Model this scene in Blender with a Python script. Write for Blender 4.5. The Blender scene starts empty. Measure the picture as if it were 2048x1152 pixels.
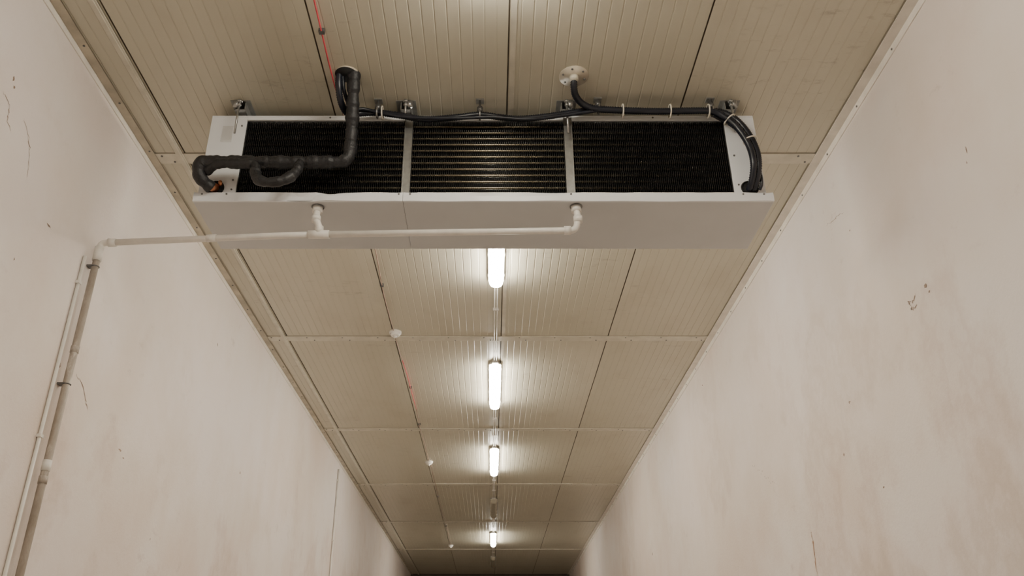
import bpy, math, random
from mathutils import Vector, Matrix
random.seed(4)
EYE = 1.6          # all heights below are measured from eye level; added on build

# ------------------------------------------------------------ materials
def nt(name):
    m = bpy.data.materials.new(name); m.use_nodes = True
    t = m.node_tree; b = t.nodes['Principled BSDF']
    return m, t, b
def node(t, typ, **kw):
    n = t.nodes.new(typ)
    for k, v in kw.items(): setattr(n, k, v)
    return n
def ramp(t, fac, stops):
    r = t.nodes.new('ShaderNodeValToRGB')
    e = r.color_ramp.elements
    while len(e) < len(stops): e.new(0.5)
    for i, (p, c) in enumerate(stops):
        e[i].position = p
        e[i].color = (c[0], c[1], c[2], 1) if isinstance(c, (tuple, list)) else (c, c, c, 1)
    t.links.new(fac, r.inputs['Fac'])
    return r.outputs['Color']
def mix(t, fac, a, b, mode='MIX'):
    m = t.nodes.new('ShaderNodeMix'); m.data_type = 'RGBA'; m.blend_type = mode
    for sock, v in ((m.inputs[0], fac), (m.inputs[6], a), (m.inputs[7], b)):
        if hasattr(v, 'is_output'): t.links.new(v, sock)
        elif isinstance(v, (int, float)): sock.default_value = v
        else: sock.default_value = (v[0], v[1], v[2], 1)
    return m.outputs[2]
def coords(t, scale=(1, 1, 1), loc=(0, 0, 0)):
    tc = t.nodes.new('ShaderNodeTexCoord'); mp = t.nodes.new('ShaderNodeMapping')
    mp.inputs['Scale'].default_value = scale; mp.inputs['Location'].default_value = loc
    t.links.new(tc.outputs['Object'], mp.inputs['Vector'])
    return mp.outputs['Vector']
def noise(t, scale, detail=4, rough=.55, vscale=(1, 1, 1), loc=(0, 0, 0)):
    n = t.nodes.new('ShaderNodeTexNoise')
    n.inputs['Scale'].default_value = scale; n.inputs['Detail'].default_value = detail
    n.inputs['Roughness'].default_value = rough
    t.links.new(coords(t, vscale, loc), n.inputs['Vector'])
    return n.outputs['Fac']
def bump(t, b, h, strength, dist):
    n = t.nodes.new('ShaderNodeBump')
    n.inputs['Strength'].default_value = strength; n.inputs['Distance'].default_value = dist
    t.links.new(h, n.inputs['Height']); t.links.new(n.outputs['Normal'], b.inputs['Normal'])

def simple(name, col, rough=.5, metal=0, var=.12, nscale=12, bmp=0, bdist=.002):
    m, t, b = nt(name)
    n = noise(t, nscale, 5)
    lo = tuple(c*(1-var) for c in col); hi = tuple(min(1, c*(1+var)) for c in col)
    c = ramp(t, n, [(.3, lo), (.7, hi)])
    t.links.new(c, b.inputs['Base Color'])
    b.inputs['Roughness'].default_value = rough; b.inputs['Metallic'].default_value = metal
    if bmp: bump(t, b, noise(t, nscale*4, 4), bmp, bdist)
    return m

def wall_mat(name, seed):
    m, t, b = nt(name)
    big = noise(t, .45, 5, .6, loc=(seed, 0, 0))
    base = ramp(t, big, [(.32, (.74, .645, .575)), (.5, (.79, .715, .67)), (.68, (.81, .76, .74))])
    # damp and grime get heavier lower down the wall
    tc = t.nodes.new('ShaderNodeTexCoord'); sep = t.nodes.new('ShaderNodeSeparateXYZ')
    t.links.new(tc.outputs['Object'], sep.inputs[0])
    mr = t.nodes.new('ShaderNodeMapRange'); t.links.new(sep.outputs[2], mr.inputs[0])
    for i, v in ((1, .3), (2, 2.1), (3, 1.0), (4, .4)): mr.inputs[i].default_value = v
    low = mr.outputs[0]
    mid = noise(t, 1.3, 7, .6, vscale=(1, 1, .8), loc=(0, seed, 0))
    f = mix(t, 1.0, ramp(t, mid, [(.44, 0), (.72, .65)]), low, 'MULTIPLY')
    base = mix(t, f, base, (.66, .54, .44))
    st = noise(t, .8, 9, .66, vscale=(1, 1, .8), loc=(3, seed, 1))
    f = mix(t, 1.0, ramp(t, st, [(.53, 0), (.60, .34), (.625, .14), (.67, .28), (.72, .18), (.8, .35)]), low, 'MULTIPLY')
    base = mix(t, f, base, (.50, .375, .29))
    # smudges: small cloudy grey-brown scuffs
    sp = noise(t, 6.5, 8, .75, vscale=(1, .8, 1.2), loc=(seed, 5, 2)); gate = noise(t, .9, 3, .5, loc=(9, seed, 4))
    spk = mix(t, 1.0, ramp(t, sp, [(.58, 0), (.74, .45)]), ramp(t, gate, [(.50, 0), (.64, 1)]), 'MULTIPLY')
    base = mix(t, spk, base, (.42, .33, .27))
    t.links.new(base, b.inputs['Base Color'])
    b.inputs['Roughness'].default_value = .6
    b.inputs['Specular IOR Level'].default_value = .35
    h = mix(t, .35, noise(t, 5, 6, .6, loc=(0, seed, 0)), noise(t, 60, 3, .6))
    bump(t, b, h, .3, .012)
    return m

def ceiling_mat():
    m, t, b = nt('ceiling_panel_paint')
    # one tint per panel (0.98 m wide x 2.84 m long)
    tc = t.nodes.new('ShaderNodeTexCoord'); sep = t.nodes.new('ShaderNodeSeparateXYZ')
    t.links.new(tc.outputs['Object'], sep.inputs[0])
    wn = t.nodes.new('ShaderNodeTexWhiteNoise'); wn.noise_dimensions = '2D'
    cmb = t.nodes.new('ShaderNodeCombineXYZ')
    # object origin: x=-0.035, y=8.3
    for i, (per, off) in enumerate(((.98, .98*40-.122), (2.84, 2.84*20+8.3-4.18))):
        a = node(t, 'ShaderNodeMath', operation='ADD'); a.inputs[1].default_value = off
        t.links.new(sep.outputs[i], a.inputs[0])
        d = node(t, 'ShaderNodeMath', operation='DIVIDE'); d.inputs[1].default_value = per
        t.links.new(a.outputs[0], d.inputs[0])
        f = node(t, 'ShaderNodeMath', operation='FLOOR'); t.links.new(d.outputs[0], f.inputs[0])
        t.links.new(f.outputs[0], cmb.inputs[i])
    t.links.new(cmb.outputs[0], wn.inputs['Vector'])
    tint = ramp(t, wn.outputs['Value'], [(0, (.545, .515, .41)), (1, (.59, .555, .45))])
    dirt = noise(t, 3, 7, .65, vscale=(1, .5, 1))
    c = mix(t, ramp(t, dirt, [(.52, 0), (.8, .35)]), tint, (.38, .32, .23))
    sm = noise(t, 7, 5, .7, vscale=(.8, 2.2, 1), loc=(4, 1, 0)); g = noise(t, .8, 2, .5, loc=(1, 7, 0))
    k = mix(t, 1.0, ramp(t, sm, [(.58, 0), (.72, .55)]), ramp(t, g, [(.50, 0), (.60, 1)]), 'MULTIPLY')
    c = mix(t, k, c, (.26, .22, .17))
    t.links.new(c, b.inputs['Base Color'])
    b.inputs['Roughness'].default_value = .37
    b.inputs['Specular IOR Level'].default_value = .6
    bump(t, b, noise(t, 2.5, 3, .5), .12, .02)
    return m

M_CEIL = ceiling_mat()
M_WL, M_WR = wall_mat('plaster_left', 2.0), wall_mat('plaster_right', 11.0)
M_SEAM = simple('panel_joint_grime', (.17, .14, .105), .8, 0, .4, 6)
M_DARKEND = simple('end_wall_dark', (.12, .10, .085), .7)  # dark, slightly mottled tone over the whole far end wall
M_FLOOR = simple('concrete_floor', (.50, .47, .44), .6, 0, .15, 3, .3, .01)
M_TRIM = simple('flashing_paint', (.62, .585, .49), .38, 0, .12, 9)
M_TRIMW = simple('flashing_paint_white', (.78, .73, .66), .4, 0, .10, 9)
M_TRIMD = simple('flashing_paint_dirty', (.50, .45, .36), .45, 0, .3, 6)
M_WHITE = simple('white_powder_coat', (.80, .82, .85), .35, 0, .03, 5)
M_TRAY = simple('tray_powder_coat', (.56, .565, .575), .34, 0, .03, 3)
M_STEEL = simple('galvanised_steel', (.42, .42, .41), .35, .85, .15, 30)
M_STRAP = simple('divider_steel', (.30, .30, .29), .4, .8, .15, 30)
M_DSTEEL = simple('dark_zinc', (.18, .18, .18), .45, .7, .15, 30)
M_FIN = simple('coil_fins', (.060, .058, .056), .36, .75, .2, 20)
M_TUBE = simple('coil_tube_brass', (.46, .39, .27), .34, .9, .15, 20)
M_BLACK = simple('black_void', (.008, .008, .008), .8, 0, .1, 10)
M_INS = simple('black_insulation_tape', (.014, .014, .016), .5, 0, .3, 25, .6, .004)
M_FLEX = simple('black_flex_conduit', (.010, .012, .020), .35, 0, .3, 20)
M_COPPER = simple('copper', (.55, .24, .13), .35, .9, .2, 30)
M_PVC = simple('white_pvc', (.80, .77, .72), .35, 0, .08, 14)
M_RED = simple('red_cable', (.60, .07, .09), .45, 0, .2, 8)
M_BROWNCAB = simple('stained_cable', (.30, .20, .15), .5, 0, .2, 8)
M_PLAST = simple('fixture_plastic', (.66, .65, .61), .4, 0, .05, 10)
M_OFF = simple('diffuser_unlit', (.50, .47, .38), .25, 0, .06, 10)
M_TIE = simple('nylon_tie', (.75, .70, .60), .4, 0, .05, 20)
M_MARK = simple('chip_dark', (.30, .22, .17), .8, 0, .3, 30)
M_RUST = simple('rust_stain', (.40, .23, .14), .8, 0, .3, 30)
M_LABEL = simple('label_grey', (.66, .67, .68), .5, 0, .05, 20)
def pipe_stained():
    m, t, b = nt('stained_pvc')
    n = noise(t, 9, 6, .7, vscale=(1, 1, .35))
    c = ramp(t, n, [(.35, (.25, .205, .165)), (.56, (.40, .35, .30)), (.66, (.70, .66, .60))])
    t.links.new(c, b.inputs['Base Color']); b.inputs['Roughness'].default_value = .5
    return m
M_SPVC = pipe_stained()
def glow(name, col, s):
    m, t, b = nt(name)
    n = noise(t, 3, 2)
    t.links.new(ramp(t, n, [(0, tuple(c*.97 for c in col)), (1, col)]), b.inputs['Emission Color'])
    b.inputs['Base Color'].default_value = (.8, .8, .75, 1)
    b.inputs['Emission Strength'].default_value = s
    return m
M_ON = glow('diffuser_lit', (1.0, .93, .79), 80)

# ------------------------------------------------------------ mesh builder
class Mb:
    def __init__(s): s.v = []; s.f = []; s.mi = []; s.sm = []; s.mats = []
    def m(s, mat):
        if mat not in s.mats: s.mats.append(mat)
        return s.mats.index(mat)
    def add(s, vs, fs, mat, smooth=False):
        o = len(s.v); s.v += [tuple(p) for p in vs]; k = s.m(mat)
        for f in fs: s.f.append(tuple(i+o for i in f)); s.mi.append(k); s.sm.append(smooth)
    def box(s, x0, x1, y0, y1, z0, z1, mat):
        s.add([(x0,y0,z0),(x1,y0,z0),(x1,y1,z0),(x0,y1,z0),(x0,y0,z1),(x1,y0,z1),(x1,y1,z1),(x0,y1,z1)],
              [(0,3,2,1),(4,5,6,7),(0,1,5,4),(1,2,6,5),(2,3,7,6),(3,0,4,7)], mat)
    def sweep(s, pts, r, mat, seg=12, smooth=True):
        pts = [Vector(p) for p in pts]; n = len(pts)
        rr = r if callable(r) else (lambda i, d: r)
        tang = [(pts[min(i+1,n-1)]-pts[max(i-1,0)]).normalized() for i in range(n)]
        up = Vector((0,0,1)) if abs(tang[0].z) < .9 else Vector((1,0,0))
        nrm = (up - tang[0]*up.dot(tang[0])).normalized()
        vs = []; d = 0
        for i in range(n):
            if i: 
                d += (pts[i]-pts[i-1]).length
                nrm = (nrm - tang[i]*nrm.dot(tang[i])).normalized()
            bn = tang[i].cross(nrm); R = rr(i, d)
            for k in range(seg):
                a = 2*math.pi*k/seg
                vs.append(pts[i] + (nrm*math.cos(a)+bn*math.sin(a))*R)
        fs = [(i*seg+k, i*seg+(k+1)%seg, (i+1)*seg+(k+1)%seg, (i+1)*seg+k) for i in range(n-1) for k in range(seg)]
        fs.append(tuple(range(seg))[::-1]); fs.append(tuple((n-1)*seg+k for k in range(seg)))
        s.add(vs, fs, mat, smooth)
    def cyl(s, p0, p1, r, mat, seg=16, r1=None):
        p0, p1 = Vector(p0), Vector(p1)
        s.sweep([p0, p1], (lambda i, d: r if i == 0 else (r if r1 is None else r1)), mat, seg)
    def ring(s, c, axis, R, r, mat, seg=20):
        c = Vector(c); a = Vector(axis).normalized()
        u = a.orthogonal().normalized(); w = a.cross(u)
        p = [c+(u*math.cos(2*math.pi*i/seg)+w*math.sin(2*math.pi*i/seg))*R for i in range(seg+1)]
        s.sweep(p, r, mat, 6)
    def build(s, name, parent=None, bevel=0):
        me = bpy.data.meshes.new(name)
        xs = list(zip(*s.v)); c = Vector([(min(a)+max(a))/2 for a in xs]); c.z += EYE
        me.from_pydata([(p[0]-c.x, p[1]-c.y, p[2]+EYE-c.z) for p in s.v], [], s.f)
        for m in s.mats: me.materials.append(m)
        for i, p in enumerate(me.polygons): p.material_index = s.mi[i]; p.use_smooth = s.sm[i]
        me.update()
        ob = bpy.data.objects.new(name, me); bpy.context.collection.objects.link(ob)
        ob.location = c
        if parent:
            ob.parent = parent
            ob.matrix_parent_inverse = Matrix.Translation(-parent.location)
        if bevel:
            b = ob.modifiers.new('bevel', 'BEVEL'); b.width = bevel; b.segments = 2; b.limit_method = 'ANGLE'
        return ob
def empty(name, loc):
    e = bpy.data.objects.new(name, None); bpy.context.collection.objects.link(e)
    e.location = (loc[0], loc[1], loc[2]+EYE); e.empty_display_size = .1
    return e
def flow(pts, step=.012):
    P = [Vector(p) for p in pts]; P = [2*P[0]-P[1]]+P+[2*P[-1]-P[-2]]
    out = []
    for i in range(1, len(P)-2):
        a, b, c, d = P[i-1:i+3]; n = max(2, int((c-b).length/step))
        for k in range(n):
            t = k/n
            out.append(.5*((2*b)+(c-a)*t+(2*a-5*b+4*c-d)*t*t+(3*b-a-3*c+d)*t**3))
    out.append(P[-2]); return out
def fillet(pts, rad, n=7, step=None):
    P = [Vector(p) for p in pts]; out = [P[0]]
    for i in range(1, len(P)-1):
        a = (P[i-1]-P[i]); b = (P[i+1]-P[i]); r = min(rad, a.length*.48, b.length*.48)
        A = P[i]+a.normalized()*r; B = P[i]+b.normalized()*r
        for k in range(n+1):
            t = k/n; out.append(A*(1-t)**2+P[i]*2*t*(1-t)+B*t*t)
    out.append(P[-1])
    if step:
        o2 = []
        for a, b in zip(out, out[1:]):
            n2 = max(1, int((b-a).length/step))
            for k in range(n2): o2.append(a.lerp(b, k/n2))
        o2.append(out[-1]); out = o2
    return out

XL, XR, H = -2.11, 2.04, 3.0
Y0, Y1 = -6.0, 22.6
# ------------------------------------------------------------ room shell
def slab(name, *a):
    m = Mb(); m.box(*a); return m.build(name)
def chip(m, x, y, z, ry, rz, mat, n=11):
    """irregular flake of missing paint, flat on the wall"""
    vs = [(x, y+ry*math.cos(2*math.pi*k/n)*random.uniform(.35, 1.1), z+rz*math.sin(2*math.pi*k/n)*random.uniform(.35, 1.1)) for k in range(n)]
    m.add(vs, [tuple(range(n))], mat)
def crack(m, x, pts, w, mat):
    P = []
    for (a, b), (c, d) in zip(pts, pts[1:]):
        for k in range(6):
            t = k/6; P.append((a+(c-a)*t+random.uniform(-.008, .008), b+(d-b)*t+random.uniform(-.008, .008)))
    vs = []
    for i, (y, z) in enumerate(P):
        ww = w*random.uniform(.3, 1)*(1-abs(2*i/len(P)-1)**3)
        vs += [(x, y-ww*.6, z-ww), (x, y+ww*.6, z+ww)]
    m.add(vs, [(2*i, 2*i+1, 2*i+3, 2*i+2) for i in range(len(P)-1)], mat)
m = Mb(); m.box(XL-.12, XL, Y0, Y1, -EYE, H+.12, M_WL)
xs = XL+.0012
for y, z, a, b_ in ((2.84,2.46,.012,.015),(2.86,2.43,.008,.01),(5.87,2.46,.01,.018),(4.60,1.28,.025,.008),(4.66,1.25,.018,.007),(5.25,.90,.009,.01),(3.38,2.03,.025,.006),(6.88,1.72,.012,.016),(3.75,1.56,.012,.04),(3.77,1.47,.01,.016),(3.2,1.75,.007,.008)):
    chip(m, xs, y, z, a, b_, M_MARK)
crack(m, xs, [(2.80,2.36),(2.87,2.33),(2.88,2.27),(2.93,2.24)], .003, M_MARK)
crack(m, xs, [(2.98,2.35),(3.05,2.30),(3.10,2.22),(3.13,2.10)], .0025, M_MARK)
crack(m, xs, [(3.93,1.50),(4.02,1.46),(4.10,1.40),(4.14,1.36)], .003, M_MARK)
m.build('wall_left')
m = Mb(); m.box(XR, XR+.12, Y0, Y1, -EYE, H+.12, M_WR)
xs = XR-.0012
for y, z, a, b_ in ((3.46,1.75,.016,.012),(3.44,1.71,.01,.008),(4.49,1.53,.016,.012),(4.70,1.28,.014,.012),(2.90,2.12,.007,.018),(2.92,2.07,.005,.008),(7.55,2.74,.018,.01),(10.85,1.68,.03,.025),(4.05,2.40,.008,.008),(4.3,1.0,.014,.008)):
    chip(m, xs, y, z, a, b_, M_MARK)
crack(m, xs, [(3.55,1.76),(3.60,1.73),(3.64,1.75),(3.62,1.70),(3.56,1.71)], .007, M_MARK)
crack(m, xs, [(4.05,2.53),(4.14,2.56),(4.22,2.57),(4.34,2.60)], .003, M_MARK)
crack(m, xs, [(5.40,.98),(5.40,.90),(5.42,.80),(5.41,.66)], .011, M_RUST)
for k in range(14):
    chip(m, xs, 5.95+k*.033+random.uniform(-.02,.02), 1.40+k*.02+random.uniform(-.02,.02), .007, .005, M_MARK, 7)
m.build('wall_right')
slab('wall_back', XL-.12, XR+.12, Y0-.12, Y0, -EYE, H+.12, M_WL)
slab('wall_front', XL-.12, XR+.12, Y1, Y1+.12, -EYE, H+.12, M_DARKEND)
slab('floor', XL-.12, XR+.12, Y0-.12, Y1+.12, -EYE-.12, -EYE, M_FLOOR)
# ceiling: ribbed insulated panels, profile in X extruded along Y
joints = [-1.873, -.893, .087, 1.067]
prof = [(XL, H)]
edges = [XL] + joints + [XR]
seamseg = []
for a, b in zip(edges, edges[1:]):
    if a != XL: seamseg += [len(prof)-1, len(prof)]; prof += [(a+.0030, H+.010), (a+.0042, H)]
    n = max(1, round((b-a)/.0613))
    for k in range(1, n):
        x = a+(b-a)*k/n
        prof += [(x-.0045, H), (x-.0015, H+.0016), (x+.0015, H+.0016), (x+.0045, H)]
    if b != XR: seamseg.append(len(prof)); prof += [(b-.0042, H), (b-.0030, H+.010)]
prof.append((XR, H))
m = Mb(); n = len(prof)
vs = [(x, Y0, z) for x, z in prof]+[(x, Y1, z) for x, z in prof]
S = set(seamseg)
m.add(vs, [(i, i+n, i+1+n, i+1) for i in range(n-1) if i not in S], M_CEIL)
m.add(vs, [(i, i+n, i+1+n, i+1) for i in range(n-1) if i in S], M_SEAM)
m.box(XL-.1, XR+.1, Y0, Y1, H+.013, H+.12, M_CEIL)
m.build('ceiling')
# trims
seams = [1.33, 4.185, 7.0, 9.84, 12.7, 15.65, 18.75]
k = 1
def trim(b, bevel=0):
    global k
    b.build('trim_%d' % k, None, bevel); k += 1
for y in seams:
    b = Mb(); b.box(XL, XR, y-.050, y+.050, H-.008, H, M_TRIM); b.box(XL, XR, y-.053, y+.053, H-.002, H, M_SEAM)
    x = XL+.12
    while x < XR-.05:
        for dy in (-.03, .03):
            b.cyl((x+dy, y+dy, H-.008), (x+dy, y+dy, H-.012), .0065, M_DSTEEL, 8)
        x += .325
    trim(b)
b = Mb(); b.box(XL, XL+.055, Y0, Y1, H-.012, H-.0082, M_TRIMD); b.box(XL, XL+.006, Y0, Y1, H-.05, H-.012, M_TRIMW)
y = Y0+.2
while y < Y1:
    b.cyl((XL+.035, y, H-.012), (XL+.035, y, H-.016), .006, M_DSTEEL, 8); y += .45
trim(b)
b = Mb(); b.box(XR-.06, XR, Y0, Y1, H-.012, H-.0082, M_TRIMW); b.box(XR-.006, XR, Y0, Y1, H-.055, H-.012, M_TRIMW)
y = Y0+.2
while y < Y1:
    b.cyl((XR-.006, y, H-.035), (XR-.010, y, H-.035), .006, M_DSTEEL, 8); y += .45
trim(b)
b = Mb(); b.box(-1.925, -1.885, Y0, Y1, H-.014, H-.0082, M_TRIM); b.box(-1.915, -1.895, Y0, Y1, H-.020, H-.014, M_TRIM); trim(b)
b = Mb(); b.box(.096, .125, Y0, Y1, H-.004, H, M_TRIM); trim(b)

# ------------------------------------------------------------ evaporator unit
U = empty('evaporator_cooling_unit', (-.04, 3.94, 2.65))
YF, YB, ZB, ZT = 3.69, 4.19, 2.36, 2.932
UX0, UX1 = -1.56, 1.46
cz0, cz1 = 2.413, 2.902
b = Mb()
b.box(UX0, UX1, YF, YB-.02, ZT-.012, ZT, M_WHITE)
b.box(UX0, -1.362, YF, YF+.012, ZB+.05, ZT-.012, M_WHITE)
b.box(1.293, UX1, YF, YF+.012, ZB+.05, ZT-.012, M_WHITE)
b.box(-1.362, 1.293, YF, YF+.012, cz1, ZT-.012, M_WHITE)
b.box(UX0, UX0+.012, YF+.012, YB-.02, ZB+.05, ZT-.012, M_WHITE)
b.box(UX1-.012, UX1, YF+.012, YB-.02, ZB+.05, ZT-.012, M_WHITE)
b.box(UX0, UX1, YB-.03, YB-.018, ZB+.05, ZT-.012, M_WHITE)
b.box(-1.372, -1.362, YF+.012, YB-.05, cz0, cz1, M_DSTEEL)
b.box(1.293, 1.303, YF+.012, YB-.05, cz0, cz1, M_DSTEEL)
b.build('casing', U, .002)
b = Mb()
for x0, x1 in ((-1.575, -.4685), (-.4665, 1.49)):
    b.box(x0, x1, YF-.012, YB, ZB, ZB+.006, M_TRAY)
    # folded front lip, slightly wavy sheet metal
    N = int((x1-x0)/.03); vs = []
    for i in range(N+1):
        x = x0+(x1-x0)*i/N
        d = .0035*math.sin(x*5.3)*math.sin(x*11+1) + .010*math.exp(-((x+1.0)/.07)**2) - .006*math.exp(-((x+.86)/.05)**2)
        e_ = 1 if 0 < i < N else 0
        for yy, zz in ((YF-.016+d*e_, ZB-.002), (YF-.018+d*.5*e_, ZB+.028), (YF-.016-d*e_, ZB+.052-abs(d)*e_*.8), (YF-.004, ZB+.052-abs(d)*e_*.5), (YF-.004, ZB-.002)):
            vs.append((x, yy, zz))
    fs = [(i*5+q, i*5+(q+1)%5, (i+1)*5+(q+1)%5, (i+1)*5+q) for i in range(N) for q in range(5)]+[(4,3,2,1,0), tuple(N*5+q for q in range(5))]
    b.add(vs, fs, M_WHITE)
    b.box(x0, x1, YB-.012, YB, ZB+.006, ZB+.05, M_WHITE)
for x0 in (-1.575, 1.478):
    b.box(x0, x0+.012, YF-.012, YB, ZB+.006, ZB+.052, M_WHITE)
b.build('drip_tray', U, .002)
b = Mb()
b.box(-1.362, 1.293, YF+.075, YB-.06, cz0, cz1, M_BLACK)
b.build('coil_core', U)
b = Mb()
rows = 12; pit = (cz1-cz0)/rows
for i in range(rows):
    z = cz0+pit*(i+.5)
    b.cyl((-1.362, YF+.040, z), (1.293, YF+.040, z), .0075, M_TUBE, 10)
b.build('coil_tubes', U)
b = Mb()
x = -1.358
while x < 1.29:
    vs = []; fs = []; N = rows*4
    for j in range(N+1):
        z = cz0+(cz1-cz0)*j/N
        w = (0, .6, 1, .6)[j % 4]*.009
        vs += [(x, YF+.016-w+.004, z), (x, YF+.075, z), (x+.0018, YF+.016-w+.004, z)]
    fs = [(3*j, 3*j+1, 3*j+4, 3*j+3) for j in range(N)]+[(3*j, 3*j+3, 3*j+5, 3*j+2) for j in range(N)]
    b.add(vs, fs, M_FIN)
    x += .0105
b.build('coil_fins', U)
b = Mb()
for x0, x1 in ((-.480, -.436), (.400, .445)):
    b.box(x0, x1, YF-.003, YF+.010, cz0-.01, cz1+.012, M_STRAP)
    b.box(x0, x0+.004, YF-.009, YF-.003, cz0-.01, cz1+.012, M_STRAP)
    b.box(x1-.004, x1, YF-.009, YF-.003, cz0-.01, cz1+.012, M_STRAP)
b.build('coil_divider_straps', U)
b = Mb()
for x in (-1.53, -1.40, -.49, -.43, .42, 1.33, 1.44):
    b.cyl((x, YF-.016, ZB+.040), (x, YF-.020, ZB+.040), .005, M_DSTEEL, 8)
for x, z in ((-1.385, 2.86), (-1.385, 2.50), (-1.385, 2.44), (1.32, 2.66), (1.32, 2.47), (1.32, 2.87), (-.2, 2.917), (.2, 2.917), (.9, 2.917), (-.9, 2.917), (-1.54, 2.62)):
    b.cyl((x, YF, z), (x, YF-.004, z), .005, M_DSTEEL, 8)
b.box(-1.49, -1.43, YF-.001, YF, 2.75, 2.86, M_LABEL)
b.cyl((-1.47, YF-.003, 2.447), (-1.47, YF+.002, 2.447), .043, M_BLACK, 24)
b.ring((-1.47, YF-.003, 2.447), (0,1,0), .043, .004, M_BLACK)
b.cyl((1.375, YF-.003, 2.447), (1.375, YF+.002, 2.447), .042, M_BLACK, 24)
b.ring((1.375, YF-.003, 2.447), (0,1,0), .042, .005, M_BLACK)
b.build('fasteners_and_grommets', U)
b = Mb()
for cx in (-.92, -.02, .87):
    b.ring((cx, YB-.012, 2.66), (0,1,0), .205, .012, M_DSTEEL, 36)
    for R in (.19, .15, .11, .07):
        b.ring((cx, YB+.02, 2.66), (0,1,0), R, .002, M_DSTEEL, 30)
    for a in range(8):
        A = a*math.pi/4
        b.cyl((cx, YB+.024, 2.66), (cx+.2*math.cos(A), YB, 2.66+.2*math.sin(A)), .0025, M_DSTEEL, 6)
    b.cyl((cx, YB-.018, 2.66), (cx, YB+.012, 2.66), .05, M_BLACK, 20)
    for a in range(5):
        A = a*2*math.pi/5
        d = Vector((math.cos(A), 0, math.sin(A))); s_ = Vector((-math.sin(A), 0, math.cos(A)))
        c = Vector((cx, YB-.004, 2.66))
        b.add([c+d*.045-s_*.02, c+d*.045+s_*.02+Vector((0,.01,0)), c+d*.18+s_*.07+Vector((0,.012,0)), c+d*.18-s_*.03-Vector((0,.008,0))], [(0,1,2,3)], M_BLACK)
b.build('fans', U)
b = Mb()
for i, x in enumerate((-1.40, -.477, .418, 1.33)):
    b.box(x-.055, x+.055, 3.64, 4.0, H-.006, H, M_STEEL)
    b.box(x-.028, x+.028, 3.655, 4.0, H-.055, H-.050, M_STEEL)
    b.box(x-.030, x-.025, 3.655, 4.0, H-.055, H-.006, M_STEEL)
    b.box(x+.025, x+.030, 3.655, 4.0, H-.055, H-.006, M_STEEL)
    b.box(x-.02, x+.02, 3.70, 3.9, ZT, H-.055, M_DSTEEL)
    b.cyl((x+.02*(1 if i else -1), 3.645, H-.006), (x+.02*(1 if i else -1), 3.645, H-.045), .018, M_STEEL, 6)
    zb = (2.77, 2.90, 2.77, 2.78)[i]
    b.cyl((x, 3.635, H-.006), (x, 3.635, zb), .0065, M_STEEL, 8)
    b.cyl((x, 3.635, H-.03), (x, 3.635, H-.045), .012, M_STEEL, 6)
    b.cyl((x, 3.635, H-.010), (x, 3.635, H-.018), .016, M_STEEL, 6)
b.build('hanger_brackets', U)

# ------------------------------------------------------------ insulated refrigerant pipe
R_ = empty('insulated_refrigerant_pipe', (-1.1, 3.55, 2.55))
def wrap(r, ph=0): return lambda i, d: r*(1+.07*math.sin(d*75+ph)+.06*math.sin(d*31+ph*2)+.04*math.sin(d*170))
b = Mb()
b.sweep(fillet([(-.735,3.42,3.03),(-.735,3.44,2.95),(-.745,3.555,2.72),(-.750,3.575,2.535),(-1.10,3.57,2.53),(-1.53,3.57,2.535),(-1.535,3.585,2.455),(-1.482,3.655,2.430)], .06, 8, .006), wrap(.034), M_INS, 16)
b.build('suction_line', R_)
b = Mb()
b.sweep(flow([(-1.50,3.60,2.50),(-1.42,3.555,2.512),(-1.30,3.54,2.50),(-1.23,3.535,2.49),(-1.21,3.52,2.42),(-1.18,3.50,2.372),(-1.12,3.495,2.355),(-1.05,3.50,2.375),(-1.01,3.53,2.44),(-1.0,3.56,2.52)], .006), wrap(.027, 1), M_INS, 16)
b.build('oil_trap_loop', R_)
b = Mb()
b.cyl((-1.49,3.64,2.435), (-1.455,3.72,2.45), .018, M_COPPER)
b.cyl((-1.44,3.66,2.470), (-1.455,3.72,2.465), .010, M_COPPER)
b.cyl((-1.49,3.645,2.436), (-1.470,3.684,2.445), .026, M_COPPER)
b.build('copper_stub', R_)
b = Mb()
b.cyl((-.77,3.425,3.0), (-.77,3.425,H-.004), .064, M_TRIMD, 28)
b.cyl((-.775,3.425,H-.004), (-.775,3.425,H-.007), .060, M_BLACK, 28)
b.build('ceiling_penetration', R_)

# ------------------------------------------------------------ flexible cable conduits
F = empty('flexible_cable_conduit', (.3, 3.6, 2.9))
corr = lambda r: (lambda i, d: r*(1+.10*(1 if i % 2 else -1)))
b = Mb()
b.sweep(flow([(-.815,3.42,3.03),(-.815,3.45,2.93),(-.805,3.51,2.87),(-.78,3.58,2.86),(-.73,3.625,2.895),(-.63,3.63,2.905),(-.50,3.63,2.885),(-.37,3.63,2.86),(-.2,3.63,2.872),(-.064,3.63,2.89),(.05,3.63,2.872),(.16,3.63,2.862),(.30,3.63,2.878),(.42,3.63,2.90),(.59,3.625,2.925),(.75,3.63,2.915),(1.0,3.63,2.915),(1.22,3.63,2.917),(1.31,3.625,2.88),(1.37,3.62,2.80),(1.41,3.61,2.67),(1.415,3.61,2.55),(1.40,3.66,2.45),(1.39,3.70,2.44)], .006), corr(.0175), M_FLEX, 12)
b.build('main_conduit', F)
b = Mb()
b.sweep(flow([(.441,3.44,3.0),(.442,3.47,2.95),(.455,3.52,2.93),(.50,3.575,2.918),(.58,3.60,2.905),(.70,3.60,2.898),(.9,3.60,2.890),(1.05,3.60,2.893),(1.20,3.60,2.89),(1.27,3.60,2.85),(1.33,3.60,2.78),(1.375,3.595,2.66),(1.385,3.60,2.54),(1.375,3.66,2.45),(1.37,3.70,2.44)], .006), corr(.018), M_FLEX, 12)
b.build('branch_conduit', F)
b = Mb()
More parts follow.
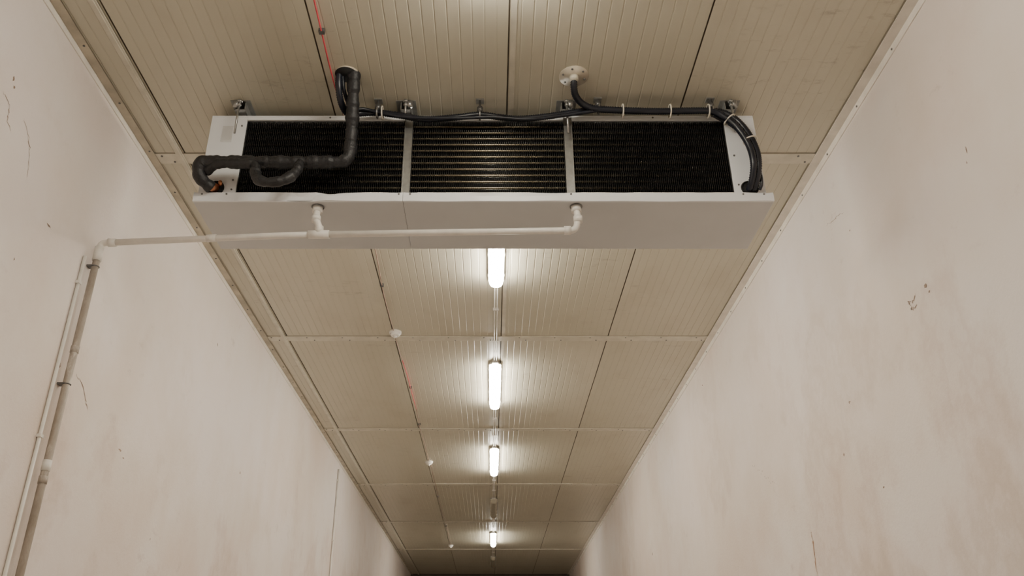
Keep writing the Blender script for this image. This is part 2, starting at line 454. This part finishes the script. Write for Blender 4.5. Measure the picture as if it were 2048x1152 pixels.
b.sweep(flow([(-.80,3.43,3.03),(-.79,3.47,2.93),(-.76,3.56,2.88),(-.70,3.60,2.905),(-.6,3.615,2.89),(-.45,3.615,2.86),(-.2,3.615,2.855),(0,3.615,2.862),(.2,3.615,2.848),(.4,3.615,2.875),(.6,3.60,2.90)], .012), .010, M_FLEX, 10)
b.sweep(flow([(1.22,3.645,2.90),(1.33,3.65,2.82),(1.39,3.65,2.70),(1.425,3.65,2.56),(1.43,3.65,2.46),(1.42,3.672,2.425)], .012), .009, M_FLEX, 10)
b.build('signal_cables', F)
b = Mb()
for x, y, z in ((-.63,3.63,2.903),(-.064,3.63,2.888),(.59,3.62,2.918),(1.215,3.62,2.905)):
    b.box(x-.022, x+.022, y-.005, y+.035, H-.008, H, M_STEEL)
    b.cyl((x, y+.005, H-.008), (x, y+.005, z+.028), .006, M_DSTEEL, 8)
    b.cyl((x, y+.005, z+.058), (x, y+.005, z+.026), .016, M_DSTEEL, 6)
    b.ring((x, y, z), (1,0,0), .027, .0055, M_STEEL)
b.build('pipe_clips', F)
b = Mb()
for x, y, z, ax in ((-.60,3.622,2.897,(1,0,0)),(.72,3.615,2.905,(1,0,0)),(.98,3.615,2.903,(1,0,0)),(1.19,3.615,2.903,(1,0,0)),(1.30,3.615,2.845,(.6,0,-.8)),(1.39,3.606,2.70,(.2,0,-1))):
    b.ring((x,y,z), ax, .036, .0045, M_TIE)
b.build('cable_ties', F)
b = Mb()
b.cyl((.441,3.44,H), (.441,3.44,H-.006), .080, M_TRIMD, 36)
b.cyl((.441,3.44,H-.006), (.441,3.44,H-.03), .024, M_TRIM, 20)
for a in range(6):
    A = a*math.pi/3+.3
    b.cyl((.441+.062*math.cos(A),3.44+.062*math.sin(A),H-.006), (.441+.062*math.cos(A),3.44+.062*math.sin(A),H-.010), .006, M_DSTEEL, 8)
b.build('ceiling_flange', F)

# ------------------------------------------------------------ condensate drain pipe
D = empty('condensate_drain_pipe', (-.8, 3.75, 2.2))
b = Mb()
PR = .0175
zr, zm, zw = 2.205, 2.190, 2.178
b.sweep(fillet([(.45,3.73,2.36),(.455,3.72,2.27),(.44,3.72,zr),(.30,3.72,zr-.002),(-.90,3.735,zm)], .05), PR, M_PVC, 16)
b.sweep(fillet([(-.925,3.735,2.36),(-.925,3.72,2.27),(-.905,3.72,2.235),(-.905,3.735,zm)], .03), PR, M_PVC, 16)
b.sweep([(-.88,3.735,zm),(-1.1,3.745,zm-.001),(-2.02,3.80,zw)], PR*.98, M_PVC, 16)
def sock(p, q, r=.024, mat=M_PVC):
    b.cyl(p, q, r, mat, 18)
sock((.45,3.73,2.358), (.45,3.73,2.325), .027); sock((-.925,3.735,2.358), (-.925,3.735,2.325), .027)
b.cyl((.45,3.73,2.3595),(.45,3.73,2.356),.034,M_DSTEEL,18); b.cyl((-.925,3.735,2.3595),(-.925,3.735,2.356),.034,M_DSTEEL,18)
sock((.455,3.721,2.29), (.455,3.720,2.255)); sock((.415,3.72,zr), (.38,3.72,zr)); sock((-.925,3.724,2.29),(-.922,3.72,2.262))
sock((-.85,3.7345,zm), (-.96,3.737,zm), .023); sock((-.905,3.732,2.235), (-.905,3.735,2.195), .023)
sock((-1.45,3.766,2.1862), (-1.50,3.769,2.1855), .021)
b.build('horizontal_run', D)
b = Mb()
px = -2.072
b.sweep(fillet([(-2.01,3.80,zw),(px,3.803,zw),(px,3.803,2.08)], .03), PR*1.02, M_PVC, 16)
b.sweep([(px,3.803,2.09),(px,3.803,1),(px,3.803,-EYE)], PR*1.02, M_SPVC, 16)
sock((px,3.803,2.15), (px,3.803,2.07), .023, M_PVC); sock((-1.99,3.80,zw), (-2.03,3.80,zw), .023, M_PVC)
for z in (1.55, .9, .2, -.5):
    sock((px,3.803,z), (px,3.803,z+.035), .0205, M_SPVC)
sock((px,3.803,1.01), (px,3.803,.96), .0205, M_PVC)
for z in (2.03, 1.38, .35):
    b.box(XL, px, 3.785, 3.82, z, z+.010, M_DSTEEL)
    b.ring((px,3.803,z+.005), (0,0,1), .020, .003, M_DSTEEL)
b.build('wall_drop', D)
b = Mb(); b.cyl((XL+.010,3.735,2.06), (XL+.010,3.735,-EYE), .009, M_PVC, 12)
for z in (1.9, 1.1, .3, -.5): b.box(XL, XL+.022, 3.722, 3.748, z, z+.015, M_PVC)
b.build('surface_wall_conduit')
b = Mb(); b.cyl((XL+.014,11.24,2.86), (XL+.014,11.24,-EYE), .013, M_PVC, 12)
for z in (2.7, 1.9, 1.1, .3, -.5): b.box(XL, XL+.03, 11.22, 11.26, z, z+.02, M_PVC)
b.build('surface_wall_conduit')

# ------------------------------------------------------------ lamps
LY = [-3.88+3.02*i for i in range(9)]
def lamp(y, on):
    e = empty('fluorescent_batten_light', (.036, y, H-.05))
    cx, L, W = .036, .635, .058
    b = Mb()
    def outline(w, l, r, z, n=5):
        o = []
        for sx, sy, a0 in ((1,1,0),(-1,1,90),(-1,-1,180),(1,-1,270)):
            for q in range(n+1):
                a = math.radians(a0+90*q/n)
                o.append((cx+sx*(w-r)+r*math.cos(a), y+sy*(l-r)+r*math.sin(a), z))
        return o
    def loft(rings, mat, cap=True, smooth=True):
        n = len(rings[0]); vs = [p for r in rings for p in r]
        fs = [(i*n+q, i*n+(q+1)%n, (i+1)*n+(q+1)%n, (i+1)*n+q) for i in range(len(rings)-1) for q in range(n)]
        b.add(vs, fs, mat, smooth)
        if cap:
            b.add(rings[0], [tuple(range(n))], mat); b.add(rings[-1], [tuple(range(n))[::-1]], mat)
    loft([outline(W-.008, L-.01, .03, H), outline(W, L, .035, H-.024), outline(W+.003, L+.003, .036, H-.026), outline(W+.003, L+.003, .036, H-.034)], M_PLAST)
    for yy in (-.5, -.17, .17, .5):
        for sx in (-1, 1):
            b.box(cx+sx*(W+.002)-.004, cx+sx*(W+.002)+.004, y+yy-.012, y+yy+.012, H-.044, H-.02, M_PLAST)
    b.box(cx-.03, cx+.03, y-L-.035, y-L, H-.035, H-.004, M_PLAST)
    b.box(cx-.03, cx+.03, y+L, y+L+.035, H-.035, H-.004, M_PLAST)
    b.build('housing', e)
    b = Mb()
    loft([outline(W-.003, L-.004, .034, H-.034), outline(W-.007, L-.010, .034, H-.066), outline(W-.016, L-.022, .034, H-.086), outline(W-.034, L-.042, .022, H-.096)], M_ON if on else M_OFF)
    b.build('diffuser', e)
for y, on in zip(LY, (0, 1, 1, 1, 1, 1, 0, 1, 0)): lamp(y, on)
for a, c in [(4.26, LY[3]-.672)]+[(p+.672, q-.672) for p, q in zip(LY[3:], LY[4:])]:
    if c-a < .05: continue
    b = Mb()
    for x in (.026, .048): b.cyl((x, a, H-.0145), (x, c, H-.0145), .006, M_PVC, 8)
    for f in (.3, .7): b.box(.012, .062, a+(c-a)*f-.01, a+(c-a)*f+.01, H-.021, H, M_PVC)
    b.build('lamp_supply_conduit')
# red fire-detection cable
DET = (6.85, 11.35, 18.2)
def cab(y):
    base = -.842 if y < 3.9 else (-.842-.038*(y-3.9)/2.6 if y < 6.5 else -.88+.018*min(1, (y-6.5)/2))
    return (base+.006*math.sin(y*1.7)+.004*math.sin(y*5), y, H-.014-.006*abs(math.sin(y*2.2)))
for a, c, mat in ((-3.0, 3.7, M_RED), (3.7, 6.78, M_BROWNCAB), (6.92, 7.5, M_BROWNCAB), (7.5, 9.0, M_RED), (9.0, 11.28, M_BROWNCAB), (11.42, 18.13, M_BROWNCAB)):
    n = max(4, int((c-a)/.2)); b = Mb()
    b.sweep([cab(a+(c-a)*i/n) for i in range(n+1)], .0042, mat, 8)
    for y in (.8, 3.1, 5.9, 8.3, 9.6, 13.5, 16):
        if a < y < c: X = cab(y)[0]; b.box(X-.014, X+.014, y-.012, y+.012, H-.022, H, M_DSTEEL)
    b.build('fire_alarm_cable')
for y in DET:
    b = Mb()
    b.cyl((-.87,y,H), (-.87,y,H-.022), .055, M_PVC, 28)
    b.cyl((-.87,y,H-.022), (-.87,y,H-.045), .050, M_PVC, 28, .036)
    b.cyl((-.87,y,H-.045), (-.87,y,H-.062), .018, M_PVC, 16, .012)
    b.build('heat_detector')

# ------------------------------------------------------------ world + camera
w = bpy.data.worlds.new('World'); bpy.context.scene.world = w; w.use_nodes = True
w.node_tree.nodes['Background'].inputs[0].default_value = (.9, .9, 1, 1)
w.node_tree.nodes['Background'].inputs[1].default_value = .05
cam = bpy.data.cameras.new('camera'); co = bpy.data.objects.new('camera', cam)
bpy.context.collection.objects.link(co)
co.location = (0, 0, EYE); co.rotation_euler = (math.radians(90+26.67), 0, 0)
cam.sensor_width = 36; cam.lens = 1650/2048*36; cam.shift_x = .02; cam.clip_end = 100
bpy.context.scene.camera = co
